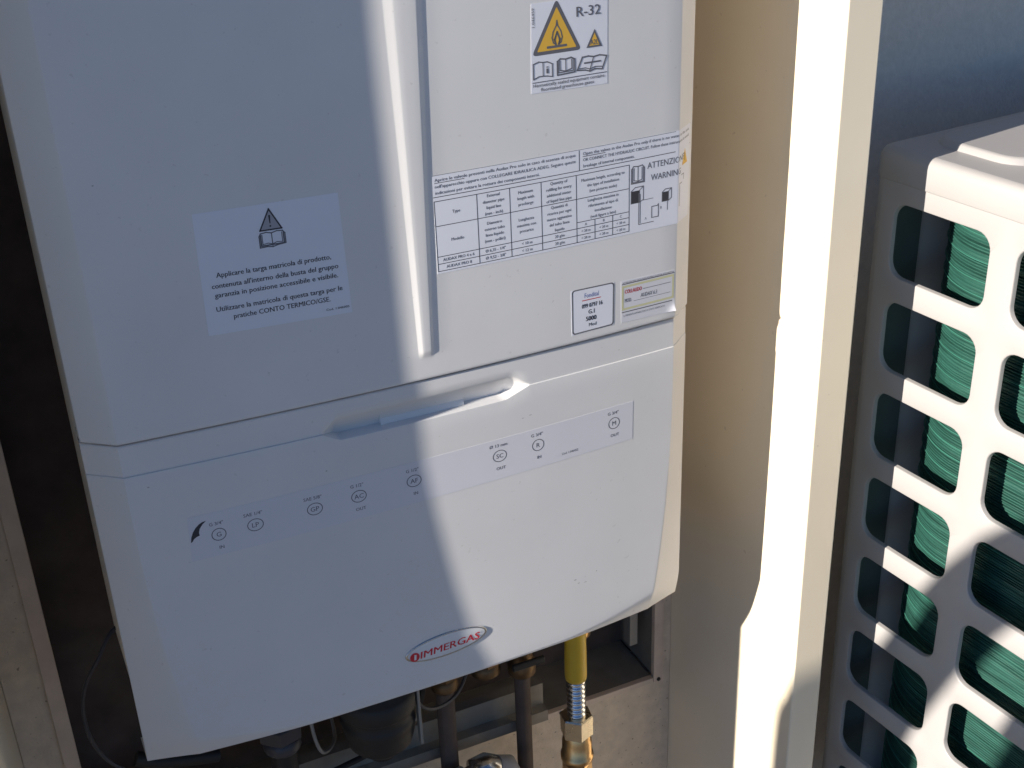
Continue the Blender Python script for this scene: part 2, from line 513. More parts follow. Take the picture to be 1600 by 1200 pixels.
INK = 0.00018
class Print:
    """ink lying on the curved panel: everything is given in panel metres (x, z)"""
    def __init__(s, off=INK): s.m = {}; s.off = off
    def mb(s, ink): return s.m.setdefault(ink, MB())
    def poly(s, pts, ink='ink'):
        s.mb(ink).add([(x, surf(x, z, s.off), z) for x, z in pts], [tuple(range(len(pts)))])
    def text(s, st, x0, z0, x1, z1, size, ink='ink', bold=0.0, shear=0.0, up=None):
        vs, fs, a, c = glyphs(st, 0.0, shear)
        if bold > 0:
            L0 = math.hypot(x1 - x0, z1 - z0); bx_ = (x1 - x0) / L0 * size * bold
            o0 = s.off
            for k_, sg in ((1, -1.3), (2, 1.3)):
                s.off = o0 + k_ * 0.000006
                s.text(st, x0 + bx_ * sg, z0, x1 + bx_ * sg, z1, size, ink, 0.0, shear)
            s.off = o0
        ux, uz = (x1 - x0) / (c - a), (z1 - z0) / (c - a)
        L = math.hypot(x1 - x0, z1 - z0)
        nx, nz = (-(z1 - z0) / L * size, (x1 - x0) / L * size)
        out = []
        for gx, gy in vs:
            x = x0 + (gx - a) * ux + gy * nx
            z = z0 + (gx - a) * uz + gy * nz
            out.append((x, surf(x, z, s.off), z))
        s.mb(ink).add(out, fs)
    def ctext(s, st, xc, z, size, ink='ink', bold=0.0, squeeze=1.0, maxw=None):
        vs, fs, a, c = glyphs(st, 0.0, 0.0)
        wd = (c - a) * size * squeeze
        if maxw: wd = min(wd, maxw)
        s.text(st, xc - wd / 2, z, xc + wd / 2, z, size, ink, bold)
    def line(s, pts, wd, ink='ink', closed=False):
        n = len(pts)
        rng = range(n if closed else n - 1)
        for i in rng:
            (x0, z0), (x1, z1) = pts[i], pts[(i + 1) % n]
            L = math.hypot(x1 - x0, z1 - z0)
            if L < 1e-9: continue
            k = max(1, int(L / 0.02))
            nx, nz = -(z1 - z0) / L * wd / 2, (x1 - x0) / L * wd / 2
            ex, ez = (x1 - x0) / L * wd / 2, (z1 - z0) / L * wd / 2
            x0, z0, x1, z1 = x0 - ex, z0 - ez, x1 + ex, z1 + ez
            for q in range(k):
                ax, az = lerp(x0, x1, q / k), lerp(z0, z1, q / k)
                bx_, bz = lerp(x0, x1, (q + 1) / k), lerp(z0, z1, (q + 1) / k)
                s.poly([(ax - nx, az - nz), (bx_ - nx, bz - nz), (bx_ + nx, bz + nz), (ax + nx, az + nz)], ink)
    def done(s, parent, names=None):
        for ink, m in s.m.items():
            m.build((names or {}).get(ink, 'lettering'), ink, parent)['kind'] = 'stuff'

def sticker(name, quad, mt, label, off=0.00012, parent=boiler, n=24, curl=None):
    """thin sheet following the panel; quad = TL, TR, BR, BL in panel metres"""
    (ax, az_), (bx_, bz), (cx, cz), (dx, dz) = quad
    bm = MB(); rows = []
    m_ = 10
    for j in range(m_ + 1):
        v = j / m_; r = []
        us = [i / n for i in range(n + 1)]
        for xc in (ewid(0), W - ewid(0)):
            if ax < xc < bx_:
                us += [(xc - ax) / (bx_ - ax) + q for q in (-0.004, 0.0, 0.004)]
        for u in sorted(us):
            x = lerp(lerp(ax, bx_, u), lerp(dx, cx, u), v)
            z = lerp(lerp(az_, bz, u), lerp(dz, cz, u), v)
            lift = 0.0
            if curl:
                q = max(0.0, (u + v - 2 + curl[0]) / curl[0]); lift = curl[1] * q * q
            r.append((x, surf(x, z, off + lift), z + lift * 0.4))
        rows.append(r)
    bm.grid(rows, True, True)
    # the cut paper edge
    for edge in (rows[0], rows[-1], [r[0] for r in rows], [r[-1] for r in rows]):
        bm.grid([edge, [(x, y + off, z) for x, y, z in edge]], False)
    return bm.build(name, mt, parent, label=label)

def ring(cx, cz, rx, rz, n=24):
    return [(cx + rx * math.cos(k * 2 * math.pi / n), cz + rz * math.sin(k * 2 * math.pi / n)) for k in range(n)]

# ---- notice about the serial plate (left)
st = sticker('notice_sticker', ((0.0863, 0.1398), (0.1744, 0.1389), (0.1761, 0.0596), (0.0853, 0.0621)), 'paper', 'white Italian notice sticker with warning triangle and open book')
p = Print()
tri = [(0.1312, 0.1358), (0.1245, 0.1230), (0.1378, 0.1228)]
p.poly(tri, 'inkpale'); 
q = Print(INK + 0.00004)
q.line(tri, 0.0009, 'ink', True)
q.poly([(0.1305, 0.1320), (0.1317, 0.1320), (0.1314, 0.1268), (0.1308, 0.1268)])
q.poly(ring(0.1311, 0.1252, 0.0006, 0.0006, 8))
bk = [(0.1235, 0.1195), (0.1245, 0.1212), (0.1280, 0.1216), (0.1312, 0.1208), (0.1345, 0.1216), (0.1380, 0.1212), (0.1393, 0.1195), (0.1393, 0.1132), (0.1345, 0.1128), (0.1312, 0.1120), (0.1280, 0.1126), (0.1235, 0.1124)]
q.line(bk, 0.0007, 'inkgrey', True)
q.line([(0.1312, 0.1208), (0.1312, 0.1120)], 0.0006, 'inkgrey')
q.line([(0.1253, 0.1203), (0.1253, 0.1143), (0.1285, 0.1147), (0.1312, 0.1138), (0.1340, 0.1147), (0.1374, 0.1143), (0.1374, 0.1203)], 0.0005, 'inkgrey')
q.line([(0.1244, 0.1200), (0.1244, 0.1134), (0.1384, 0.1134), (0.1384, 0.1200)], 0.0009, 'inkgrey')
for s_, x0, z0, x1, z1 in (("Applicare la targa matricola di prodotto,", 0.0950, 0.0985, 0.1660, 0.0975),
                           ("contenuta all'interno della busta del gruppo", 0.0915, 0.0918, 0.1700, 0.0908),
                           ("garanzia in posizione accessibile e visibile.", 0.0925, 0.0858, 0.1692, 0.0848),
                           ("Utilizzare la matricola di questa targa per le", 0.0922, 0.0768, 0.1712, 0.0758),
                           ("pratiche CONTO TERMICO/GSE.", 0.1020, 0.0706, 0.1628, 0.0698)):
    q.text(s_, x0, z0, x1, z1, 0.0046, 'ink', bold=0.012)
q.text('Cod. 1.046005', 0.1595, 0.0638, 0.1745, 0.0634, 0.0021, 'ink', bold=0.01)
p.done(st, {'inkpale': 'symbol'}); q.done(st, {'inkgrey': 'symbol'})

# ---- R-32 refrigerant sticker
st = sticker('refrigerant_sticker', ((0.3079, 0.2358), (0.3622, 0.2359), (0.3620, 0.1797), (0.3063, 0.1806)), 'paper', 'square refrigerant sticker with yellow flame triangle and R-32')
SX0, SX1, SZ0, SZ1 = 0.3071, 0.3621, 0.1802, 0.2358
def S2(u, v): return (lerp(SX0, SX1, u), lerp(SZ1, SZ0, v))
def S2p(pts): return [S2(*a) for a in pts]
p = Print()
def round_tri(a, b_, c, r):
    out = []
    P_ = [Vector(a), Vector(b_), Vector(c)]
    for i in range(3):
        p0, p1, p2 = P_[i - 1], P_[i], P_[(i + 1) % 3]
        d0 = (p0 - p1).normalized(); d2 = (p2 - p1).normalized()
        s_ = p1 + d0 * r; e_ = p1 + d2 * r
        for k in range(6):
            t = k / 5
            q_ = (s_ * (1 - t) ** 2 + p1 * 2 * t * (1 - t) + e_ * t * t)
            out.append((q_.x, q_.y))
    return out
A, Bq, C_ = S2(0.335, -0.025), S2(0.005, 0.575), S2(0.652, 0.575)
p.poly(round_tri(A, Bq, C_, 0.0035), 'inkgrey')
p.done(st, {'inkgrey': 'symbol'})
p = Print(INK + 0.00004)
p.poly(round_tri(S2(0.335, 0.065), S2(0.075, 0.535), S2(0.585, 0.535), 0.0008), 'inkyellow')
p.done(st, {'inkyellow': 'symbol'})
p = Print(INK + 0.00008)
p.poly(S2p([(0.20, 0.485), (0.46, 0.485), (0.46, 0.512), (0.20, 0.512)]), 'inkgrey')
fl = [(0.335, 0.215), (0.345, 0.27), (0.385, 0.335), (0.400, 0.40), (0.385, 0.455), (0.36, 0.475), (0.365, 0.44), (0.357, 0.40), (0.335, 0.35), (0.313, 0.40), (0.305, 0.44), (0.312, 0.475), (0.285, 0.455), (0.270, 0.40), (0.285, 0.335), (0.325, 0.27)]
p.line(S2p(fl), 0.0008, 'inkgrey', True)
p.line(S2p([(0.335, 0.34), (0.372, 0.42), (0.352, 0.475)]), 0.0010, 'inkgrey')
p.line(S2p([(0.335, 0.34), (0.300, 0.42), (0.318, 0.475)]), 0.0010, 'inkgrey')
p.text('R-32', *S2(0.59, 0.205), *S2(0.905, 0.205), 0.0088, 'inkgrey', bold=0.008)
p.poly(S2p([(0.825, 0.365), (0.715, 0.568), (0.925, 0.568)]), 'inkgrey')
p.text('1.046459', *S2(0.05, 0.26), *S2(0.05, 0.05), 0.0026, 'inkgrey', bold=0.01)
# three little books
p.line(S2p([(0.02, 0.665), (0.09, 0.645), (0.145, 0.655), (0.20, 0.655), (0.265, 0.685), (0.265, 0.83), (0.20, 0.815), (0.145, 0.81), (0.09, 0.81), (0.02, 0.835)]), 0.0007, 'inkgrey', True)
p.line(S2p([(0.145, 0.655), (0.145, 0.81)]), 0.0006, 'inkgrey')
p.text('i', *S2(0.19, 0.785), *S2(0.212, 0.785), 0.0068, 'inkgrey', bold=0.03)
p.line(S2p([(0.33, 0.67), (0.37, 0.645), (0.44, 0.655), (0.51, 0.645), (0.56, 0.67), (0.56, 0.815), (0.33, 0.825)]), 0.0009, 'inkgrey', True)
p.line(S2p([(0.365, 0.67), (0.365, 0.775), (0.44, 0.79), (0.52, 0.77), (0.52, 0.67)]), 0.0007, 'inkgrey')
p.line(S2p([(0.44, 0.655), (0.44, 0.79)]), 0.0006, 'inkgrey')
p.line(S2p([(0.345, 0.67), (0.345, 0.80), (0.54, 0.795), (0.54, 0.67)]), 0.0006, 'inkgrey')
p.line(S2p([(0.66, 0.665), (0.74, 0.66), (0.81, 0.675), (0.89, 0.665), (0.985, 0.685), (0.925, 0.83), (0.83, 0.815), (0.76, 0.835), (0.70, 0.815), (0.59, 0.805)]), 0.0009, 'inkgrey', True)
p.line(S2p([(0.81, 0.675), (0.76, 0.82)]), 0.0007, 'inkgrey')
p.line(S2p([(0.69, 0.735), (0.90, 0.735)]), 0.0010, 'inkgrey')
p.line(S2p([(0.62, 0.79), (0.70, 0.79), (0.76, 0.81), (0.83, 0.79), (0.92, 0.80)]), 0.0006, 'inkgrey')
p.line(S2p([(0.01, 0.872), (0.985, 0.872)]), 0.0005, 'inkgrey')
p.text('Hermetically sealed equipment contains', *S2(0.015, 0.925), *S2(0.955, 0.925), 0.0030, 'inkgrey', bold=0.01)
p.text('fluorinated greenhouse gases', *S2(0.11, 0.978), *S2(0.81, 0.978), 0.0030, 'inkgrey', bold=0.01)
p.done(st)
p = Print(INK + 0.00012)
p.poly(S2p([(0.825, 0.408), (0.755, 0.548), (0.888, 0.548)]), 'inkyellow')
p.done(st, {'inkyellow': 'symbol'})
p = Print(INK + 0.00016)
p.text('A2L', *S2(0.768, 0.538), *S2(0.872, 0.538), 0.0045, 'inkgrey', bold=0.01)
p.done(st)

# ---- wide table sticker wrapping over the right chamfer
st = sticker('table_sticker', ((0.2358, 0.1392), (0.4365, 0.1394), (0.4362, 0.0728), (0.2353, 0.0736)), 'paper', 'wide table sticker with warning drawings, wrapped over the right edge', n=60)
p = Print()
sz = 0.0030
for s_, x0, z, x1 in (("Aprire le valvole presenti nella Audax Pro solo in caso di assenza di acqua", 0.2372, 0.1350, 0.3375),
                      ("nell'apparecchio oppure con COLLEGARE IDRAULICA ADEG. Seguire queste", 0.2372, 0.1308, 0.3375),
                      ("indicazioni per evitare la rottura dei componenti interni.", 0.2372, 0.1267, 0.3105),
                      ("Open the valves in the Audax Pro only if there is no water in the unit", 0.3432, 0.1350, 0.4340),
                      ("OR CONNECT THE HYDRAULIC CIRCUIT. Follow these instructions to avoid", 0.3432, 0.1308, 0.4340),
                      ("breakage of internal components.", 0.3432, 0.1267, 0.3830)):
    p.text(s_, x0, z, x1, z, sz, 'inkgrey', bold=0.006)
LW = 0.00045
p.line([(0.2372, 0.1341), (0.2572, 0.1341)], LW, 'inkgrey')
p.line([(0.3432, 0.1341), (0.3600, 0.1341)], LW, 'inkgrey')
p.line([(0.3403, 0.1385), (0.3403, 0.1250)], LW)
p.line([(0.2358, 0.1250), (0.4362, 0.1250)], LW)
p.line([(0.2358, 0.1391), (0.4362, 0.1391)], LW * 0.7, 'inkgrey')
TX0, TX1, TZ1, TZ0 = 0.2360, 0.3790, 0.1222, 0.0752
def T(u, v): return (lerp(TX0, TX1, u), lerp(TZ1, TZ0, v))
cu_ = [0, .205, .368, .528, .712, 1.0]
for u in cu_:
    p.line([T(u, 0), T(u, 1)], LW)
for u in (.81, .908):
    p.line([T(u, .70), T(u, 1)], LW)
p.line([T(0, 0), T(1, 0)], LW); p.line([T(0, 1), T(1, 1)], LW); p.line([T(0, .35), T(1, .35)], LW)
p.line([T(0, .895), T(1, .895)], LW); p.line([T(0, .79), T(1, .79)], LW); p.line([T(.712, .70), T(1, .70)], LW)
def cell(u0, u1, v0, v1, lines, size=0.0029):
    n = len(lines); pitch = min(0.0040, (v1 - v0) * (TZ1 - TZ0) / (n + 0.15))
    xc, zc = T((u0 + u1) / 2, (v0 + v1) / 2)
    for i, l in enumerate(lines):
        p.ctext(l, xc, zc + pitch * ((n - 1) / 2 - i) - size * 0.33, size, 'inkgrey', 0.008, 0.95, (u1 - u0) * (TX1 - TX0) * 0.93)
cell(0, .205, 0, .35, ['Type']); cell(0, .205, .35, .79, ['Modello'])
cell(0, .205, .79, .895, ['AUDAX PRO 4 e 6']); cell(0, .205, .895, 1, ['AUDAX PRO 8'])
cell(.205, .368, 0, .35, ['External', 'diameter pipe', 'liquid line', '(mm - inch)'])
cell(.205, .368, .35, .79, ['Diametro', 'esterno tubo', 'linea liquido', '(mm - pollici)'])
cell(.205, .368, .79, .895, ['\u00d8 6,35 - 1/4"']); cell(.205, .368, .895, 1, ['\u00d8 9,52 - 3/8"'])
cell(.368, .528, 0, .35, ['Maximum', 'length with', 'precharge']); cell(.368, .528, .35, .79, ['Lunghezza', 'massima con', 'precarica'])
cell(.368, .528, .79, .895, ['< 10 m']); cell(.368, .528, .895, 1, ['< 12 m'])
cell(.528, .712, 0, .35, ['Quantity of', 'refilling for every', 'additional meter', 'of liquid line pipe'])
cell(.528, .712, .35, .79, ['Quantit\u00e0 di', 'ricarica per ogni', 'metro aggiuntivo', 'del tubo linea', 'liquido'])
cell(.528, .712, .79, .895, ['20 g/m']); cell(.528, .712, .895, 1, ['20 g/m'])
cell(.712, 1, 0, .35, ['Maximum length, according to', 'the type of installation', '(see pictures aside)'])
cell(.712, 1, .35, .70, ['Lunghezza massima in', 'riferimento al tipo di', 'installazione', '(vedi figure a lato)'])
for u0, u1, a in ((.712, .81, 'A'), (.81, .908, 'B'), (.908, 1, 'C')):
    cell(u0, u1, .70, .79, [a], 0.0026); cell(u0, u1, .79, .895, ['< 20 m'], 0.0026); cell(u0, u1, .895, 1, ['< 20 m'], 0.0026)
# warning block
p.text('ATTENZIONE', 0.3935, 0.1170, 0.4275, 0.1170, 0.0062, 'inkgrey', bold=0.004)
p.text('WARNING', 0.3965, 0.1082, 0.4225, 0.1082, 0.0062, 'inkgrey', bold=0.004)
p.line([(0.3808, 0.1185), (0.3825, 0.1205), (0.3860, 0.1200), (0.3895, 0.1205), (0.3912, 0.1185), (0.3912, 0.1085), (0.3808, 0.1085)], 0.0007, 'inkgrey', True)
p.line([(0.3828, 0.1190), (0.3828, 0.1105), (0.3860, 0.1098), (0.3892, 0.1105), (0.3892, 0.1190)], 0.0006, 'inkgrey')
p.line([(0.3860, 0.1200), (0.3860, 0.1098)], 0.0006, 'inkgrey')
p.line([(0.3817, 0.1188), (0.3817, 0.1092), (0.3903, 0.1092), (0.3903, 0.1188)], 0.0006, 'inkgrey')
def unit_icon(x, z, s_):
    p.poly([(x, z), (x + 0.0062 * s_, z), (x + 0.0062 * s_, z + 0.0078 * s_), (x, z + 0.0078 * s_)], 'ink')
    p.line([(x, z), (x + 0.0062 * s_, z), (x + 0.0090 * s_, z + 0.0015), (x + 0.0090 * s_, z + 0.0100 * s_), (x + 0.0030 * s_, z + 0.0100 * s_), (x, z + 0.0078 * s_)], 0.0006, 'inkgrey', True)
    p.line([(x + 0.0062 * s_, z), (x + 0.0062 * s_, z + 0.0078 * s_), (x + 0.0090 * s_, z + 0.0100 * s_)], 0.0005, 'inkgrey')
unit_icon(0.3806, 0.0945, 1.1)
p.line([(0.3868, 0.1010), (0.3868, 0.0785), (0.3990, 0.0785)], 0.0005, 'inkgrey')
p.line([(0.3880, 0.1000), (0.3880, 0.0795)], 0.0005, 'inkgrey')
p.line([(0.3900, 0.0955), (0.3985, 0.0955)], 0.0004, 'inkgrey')
p.line([(0.3975, 0.0895), (0.4020, 0.0895), (0.4030, 0.0905), (0.4030, 0.0815), (0.3975, 0.0815)], 0.0006, 'inkgrey', True)
p.text('A', 0.3918, 0.0810, 0.3934, 0.0810, 0.0026, 'inkgrey')
unit_icon(0.4060, 0.0915, 0.85)
p.line([(0.4105, 0.0915), (0.4105, 0.0850), (0.4215, 0.0850), (0.4215, 0.1010), (0.4245, 0.1010)], 0.0005, 'inkgrey')
p.text('B', 0.4045, 0.0865, 0.4058, 0.0865, 0.0026, 'inkgrey')
p.line([(0.4240, 0.1065), (0.4275, 0.1065), (0.4275, 0.1025)], 0.0005, 'inkgrey')
p.done(st)
p = Print(INK + 0.00004)
p.poly([(0.4285, 0.1240), (0.4245, 0.1130), (0.4325, 0.1130)], 'inkyellow')
p.done(st, {'inkyellow': 'symbol'})
p = Print(INK + 0.00008)
p.line([(0.4285, 0.1205), (0.4285, 0.1155)], 0.0005)
p.done(st)

# ---- small framed serial sticker
st = sticker('serial_sticker', ((0.3325, 0.0408), (0.3672, 0.0400), (0.3666, 0.0078), (0.3326, 0.0070)), 'paper', 'small serial sticker with dark rounded frame')
p = Print()
fr = []
for cx, cz, a0 in ((0.3646, 0.0378, 0), (0.3356, 0.0384, 90), (0.3356, 0.0098, 180), (0.3642, 0.0102, 270)):
    for k in range(5):
        a = math.radians(a0 + k * 22.5)
        fr.append((cx + 0.0020 * math.cos(a), cz + 0.0020 * math.sin(a)))
p.line(fr, 0.0009, 'inkgrey', True)
p.text('Fondital', 0.3432, 0.0333, 0.3545, 0.0331, 0.0050, 'inkblue')
p.line([(0.3415, 0.0316), (0.3560, 0.0314)], 0.0006, 'inkred')
p.text('099 0797 16', 0.3410, 0.0258, 0.3575, 0.0256, 0.0045, 'ink', bold=0.02)
p.text('G.1', 0.3462, 0.0208, 0.3510, 0.0207, 0.0046, 'ink', bold=0.02)
p.text('5000', 0.3442, 0.0156, 0.3525, 0.0155, 0.0048, 'ink', bold=0.03)
p.text('Mod', 0.3465, 0.0112, 0.3525, 0.0111, 0.0036, 'ink', bold=0.01)
p.done(st)

# ---- peeling yellow framed sticker
st = sticker('test_sticker', ((0.3728, 0.0392), (0.4180, 0.0384), (0.4186, 0.0062), (0.3730, 0.0075)), 'film', 'yellow-framed sticker with red word, lower right corner peeling', curl=(0.20, 0.0026), n=30)
p = Print()
p.line([(0.3738, 0.0365), (0.4176, 0.0362)], 0.0006, 'inkgrey')
p.text('ATTENZIONE NON RIMUOVERE QUESTA ETICHETTA', 0.3740, 0.0368, 0.4172, 0.0365, 0.0018, 'inkgrey')
p.line([(0.3742, 0.0345), (0.4168, 0.0345), (0.4168, 0.0175), (0.3742, 0.0175)], 0.0016, 'inkolive', True)
p.text('COLLAUDO', 0.3760, 0.0292, 0.3900, 0.0290, 0.0042, 'inkred', bold=0.02)
p.line([(0.3915, 0.0298), (0.4145, 0.0296)], 0.0004, 'inkgrey')
p.text('MOD.', 0.3760, 0.0225, 0.3815, 0.0224, 0.0040, 'inkgrey', bold=0.01)
p.text('AUDAX 6.3', 0.3890, 0.0238, 0.4030, 0.0236, 0.0042, 'inkgrey', bold=0.005, shear=0.2)
p.line([(0.3835, 0.0222), (0.4145, 0.0220)], 0.0003, 'inkgrey')
p.line([(0.3738, 0.0152), (0.4160, 0.0150)], 0.0007, 'inkgrey')
p.text('IL PRESENTE APPARECCHIO E STATO VERIFICATO', 0.3750, 0.0117, 0.4100, 0.0116, 0.0020, 'inkgrey')
p.done(st, {'inkolive': 'frame_print'})

# ---- long strip naming the pipe connections
st = sticker('connection_strip', ((0.0540, -0.0615), (0.3842, -0.0586), (0.3839, -0.0905), (0.0525, -0.0950)), 'film', 'long connection strip with ringed letters across the lower flap', n=80)
p = Print()
ci = [(0.0722, -0.0788, 'G', 'G 3/4"', 'IN'), (0.0965, -0.0782, 'LP', 'SAE 1/4"', ''), (0.1371, -0.0772, 'GP', 'SAE 5/8"', ''), (0.1682, -0.0759, 'AC', 'G 1/2"', 'OUT'),
      (0.2083, -0.0749, 'AF', 'G 1/2"', 'IN'), (0.2737, -0.0732, 'SC', '\u00d8 13 mm', 'OUT'), (0.3043, -0.0729, 'R', 'G 3/4"', 'IN'), (0.3678, -0.0727, 'M', 'G 3/4"', 'OUT')]
for x, z, a, up_, dn in ci:
    wx = 0.0052 if len(a) == 2 else 0.0046
    p.line(ring(x, z, wx, 0.0045, 28), 0.00055, 'inkgrey', True)
    p.ctext(a, x, z - 0.0017, 0.0050, 'inkgrey', 0.004)
    p.ctext(up_, x - 0.0008, z + 0.0074, 0.0036, 'inkgrey', 0.006)
    if dn: p.ctext(dn, x + 0.0006, z - 0.0112, 0.0035, 'inkgrey', 0.008)
p.text('Cod. 1.046452', 0.3235, -0.0868, 0.3370, -0.0867, 0.0025, 'inkgrey', bold=0.004)
sail = [(0.0655, -0.0664), (0.0628, -0.0668), (0.0605, -0.0680), (0.0580, -0.0702), (0.0560, -0.0730), (0.0545, -0.0765), (0.0537, -0.0805), (0.0548, -0.0800), (0.0560, -0.0782), (0.0578, -0.0770), (0.0600, -0.0764), (0.0598, -0.0742), (0.0606, -0.0715), (0.0628, -0.0686)]
p.poly(sail, 'ink')
p.done(st)

# ---- small scuffs and specks on the enamel
p = Print(0.00006)
for x, z, a, c in ((0.2480, -0.0865, 0.0010, 0.0006), (0.2500, -0.0885, 0.0007, 0.0010), (0.1480, -0.0505, 0.0009, 0.0007), (0.0340, -0.0330, 0.0010, 0.0006), (0.3330, -0.2010, 0.0016, 0.0006),
                   (0.3360, -0.2050, 0.0012, 0.0005), (0.3420, -0.2060, 0.0018, 0.0004), (0.2930, -0.0480, 0.0012, 0.0004), (0.2990, -0.0470, 0.0016, 0.0004), (0.3720, -0.0140, 0.0007, 0.0004), (0.0350, 0.1650, 0.0008, 0.0006), (0.3520, -0.1990, 0.0006, 0.0006)):
    p.poly(ring(x, z, a * 0.8, c * 0.8, 9), 'scuff')
p.done(boiler, {'scuff': 'scuff_mark'})

# ---- maker's oval badge
def oval(cx, cz, a, c, off, n=48, tilt=0.035):
    out = []
    for k in range(n):
        t = k * 2 * math.pi / n
        x = cx + a * math.cos(t); z = cz + c * math.sin(t) + tilt * (x - cx)
        out.append((x, surf(x, z, off), z))
    return out
bc = (0.2232, -0.2212)
b = MB()
rows = [oval(*bc, 0.0332, 0.0106, -0.0005), oval(*bc, 0.0330, 0.0104, 0.0006), oval(*bc, 0.0322, 0.0098, 0.0011), oval(*bc, 0.0313, 0.0090, 0.0008)]
rows = [r + r[:1] for r in rows]
b.grid(rows, True)
badge = b.build('maker_badge', 'chrome', boiler, label='oval badge with chrome rim and red lettering')
b = MB()
rows = [oval(*bc, a, c, o_) for a, c, o_ in ((0.0314, 0.0091, 0.0006), (0.029, 0.0080, 0.0008), (0.022, 0.006, 0.0010), (0.012, 0.003, 0.0011), (0.0005, 0.0003, 0.0011))]
rows = [r + r[:1] for r in rows]
b.grid(rows, True)
b.build('badge_face', 'badge', badge)
p = Print(0.0012)
p.text('IMMERGAS', 0.2018, -0.2266, 0.2502, -0.2247, 0.0088, 'badgered', bold=0.016, shear=0.15)
p.poly(ring(0.1974, -0.2238, 0.0038, 0.0040, 20), 'badgered')
p.done(badge)
p = Print(0.0013)
p.poly([(0.1967, -0.2262), (0.1984, -0.2262), (0.1988, -0.2218), (0.1972, -0.2214)], 'badge')
p.done(badge)

# ================================================================== outdoor unit
P0 = Vector((0.62540, -0.01209, 0.0))
DV = Vector((0.0995, -0.99504, 0.0))
DN = Vector((0.99504, 0.0995, 0.0))
ZT = 0.091
def U(v, n, z):
    q_ = P0 + DV * v + DN * n
    return (q_.x, q_.y, z)
unit = root_empty('outdoor_unit', U(0.13, 0.4, -0.70), 'white outdoor heat pump unit with green coil behind a plastic grille', 'heat pump')
V0, V1, NW, ZB = -0.047, 0.300, 0.86, -0.66
class UB(MB):
    def ubox(s, v0, v1, n0, n1, z0, z1):
        vs = [U(v, n, z) for z in (z0, z1) for n in (n0, n1) for v in (v0, v1)]
        s.add(vs, [(0, 1, 3, 2), (4, 6, 7, 5), (0, 4, 5, 1), (2, 3, 7, 6), (0, 2, 6, 4), (1, 5, 7, 3)])
# top cover
def rrect(v0, v1, n0, n1, r, k=7):
    out = []
    for cv, cn, a0 in ((v1 - r, n1 - r, 0), (v0 + r, n1 - r, 90), (v0 + r, n0 + r, 180), (v1 - r, n0 + r, 270)):
        for i in range(k):
            a = math.radians(a0 + i * 90 / (k - 1))
            out.append((cv + r * math.cos(a), cn + r * math.sin(a)))
    return out
b = UB()
lv = []
for ins, z in ((0.0016, 0.0660), (0.0004, 0.0662), (0.0, 0.0670), (0.0, ZT - 0.008), (0.0006, ZT - 0.005), (0.0023, ZT - 0.0023), (0.005, ZT - 0.0006), (0.008, ZT)):
    lv.append([U(v, n, z) for v, n in rrect(V0 - 0.0012 + ins, V1 + 0.0012 - ins, -0.0012 + ins, NW - ins, 0.012 - ins * 0.6)])
b.grid([r + r[:1] for r in lv], True, True)
b.add(lv[-1], [tuple(range(len(lv[-1])))[::-1]])
top = b.build('top_cover', 'plastic', unit)
# raised field on the cover, rounded corner
b = UB()
PR = (-0.03, 0.064, 0.0315, NW - 0.03)
lv = []
for ins, z, in ((0, ZT - 0.0006), (0.0012, ZT + 0.0008), (0.003, ZT + 0.0035), (0.0045, ZT + 0.0045), (0.0065, ZT + 0.0048)):
    rr = rrect(PR[0] + ins, PR[1] - ins, PR[2] + ins, PR[3] - ins, 0.026 - ins)
    lv.append([U(v, n, z) for v, n in rr])
b.grid([r + r[:1] for r in lv], True, True)
b.add(lv[-1], [tuple(range(len(lv[-1])))[::-1]])
b.build('raised_field', 'plastic', top)

# grille: one moulded plate with rounded openings and deep edges
b = UB()
GC = [(-0.0235, 0.0705), (0.0945, 0.1885), (0.2125, 0.2815)]
GP, GH, GT, NR = 0.0815, 0.0605, 0.0500, 8
ve = [V0 + 0.010, 0.0825, 0.2005, V1]
def loop(v0, v1, z0, z1, r, k=7):
    out = []
    for cv, cz, a0 in ((v1 - r, z1 - r, 0), (v0 + r, z1 - r, 90), (v0 + r, z0 + r, 180), (v1 - r, z0 + r, 270)):
        for i in range(k):
            a = math.radians(a0 + i * 90 / (k - 1))
            out.append((cv + r * math.cos(a), cz + r * math.sin(a)))
    return out
def frame(v0, v1, z0, z1, r, k=7):
    """points on the cell's rectangle matching the loop's points"""
    out = []
    q = (k - 1) // 2
    for cv, cz, a0 in ((v1, z1, 0), (v0, z1, 1), (v0, z0, 2), (v1, z0, 3)):
        for i in range(k):
            f = (i - q) / q
            if a0 == 0: pt = (cv, cz + min(0, f) * r) if f < 0 else (cv - f * r, cz)
            if a0 == 1: pt = (cv + -min(0, f) * r, cz) if f < 0 else (cv, cz - f * r)
            if a0 == 2: pt = (cv, cz - min(0, f) * r) if f < 0 else (cv + f * r, cz)
            if a0 == 3: pt = (cv + min(0, f) * r, cz) if f < 0 else (cv, cz + f * r)
            out.append(pt)
    return out
ztop = 0.0662
for ri in range(NR):
    zt = GT - ri * GP
    zb = zt - GH
    c_top = ztop if ri == 0 else zt + (GP - GH) / 2
    c_bot = zb - (GP - GH) / 2 if ri < NR - 1 else ZB
    for ci_, (g0, g1) in enumerate(GC):
        r = 0.0135
        L = [frame(ve[ci_], ve[ci_ + 1], c_bot, c_top, r)]
        rows = [[U(v, 0.0, z) for v, z in L[0]]]
        for ins, nn in ((-0.0009, 0.0), (-0.0002, 0.0004), (0.0, 0.0012), (0.0003, 0.0042), (-0.0035, 0.0044)):
            rows.append([U(v, nn, z) for v, z in loop(g0 + ins, g1 - ins, zb + ins, zt - ins, r)])
        b.grid([rr + rr[:1] for rr in rows], False)
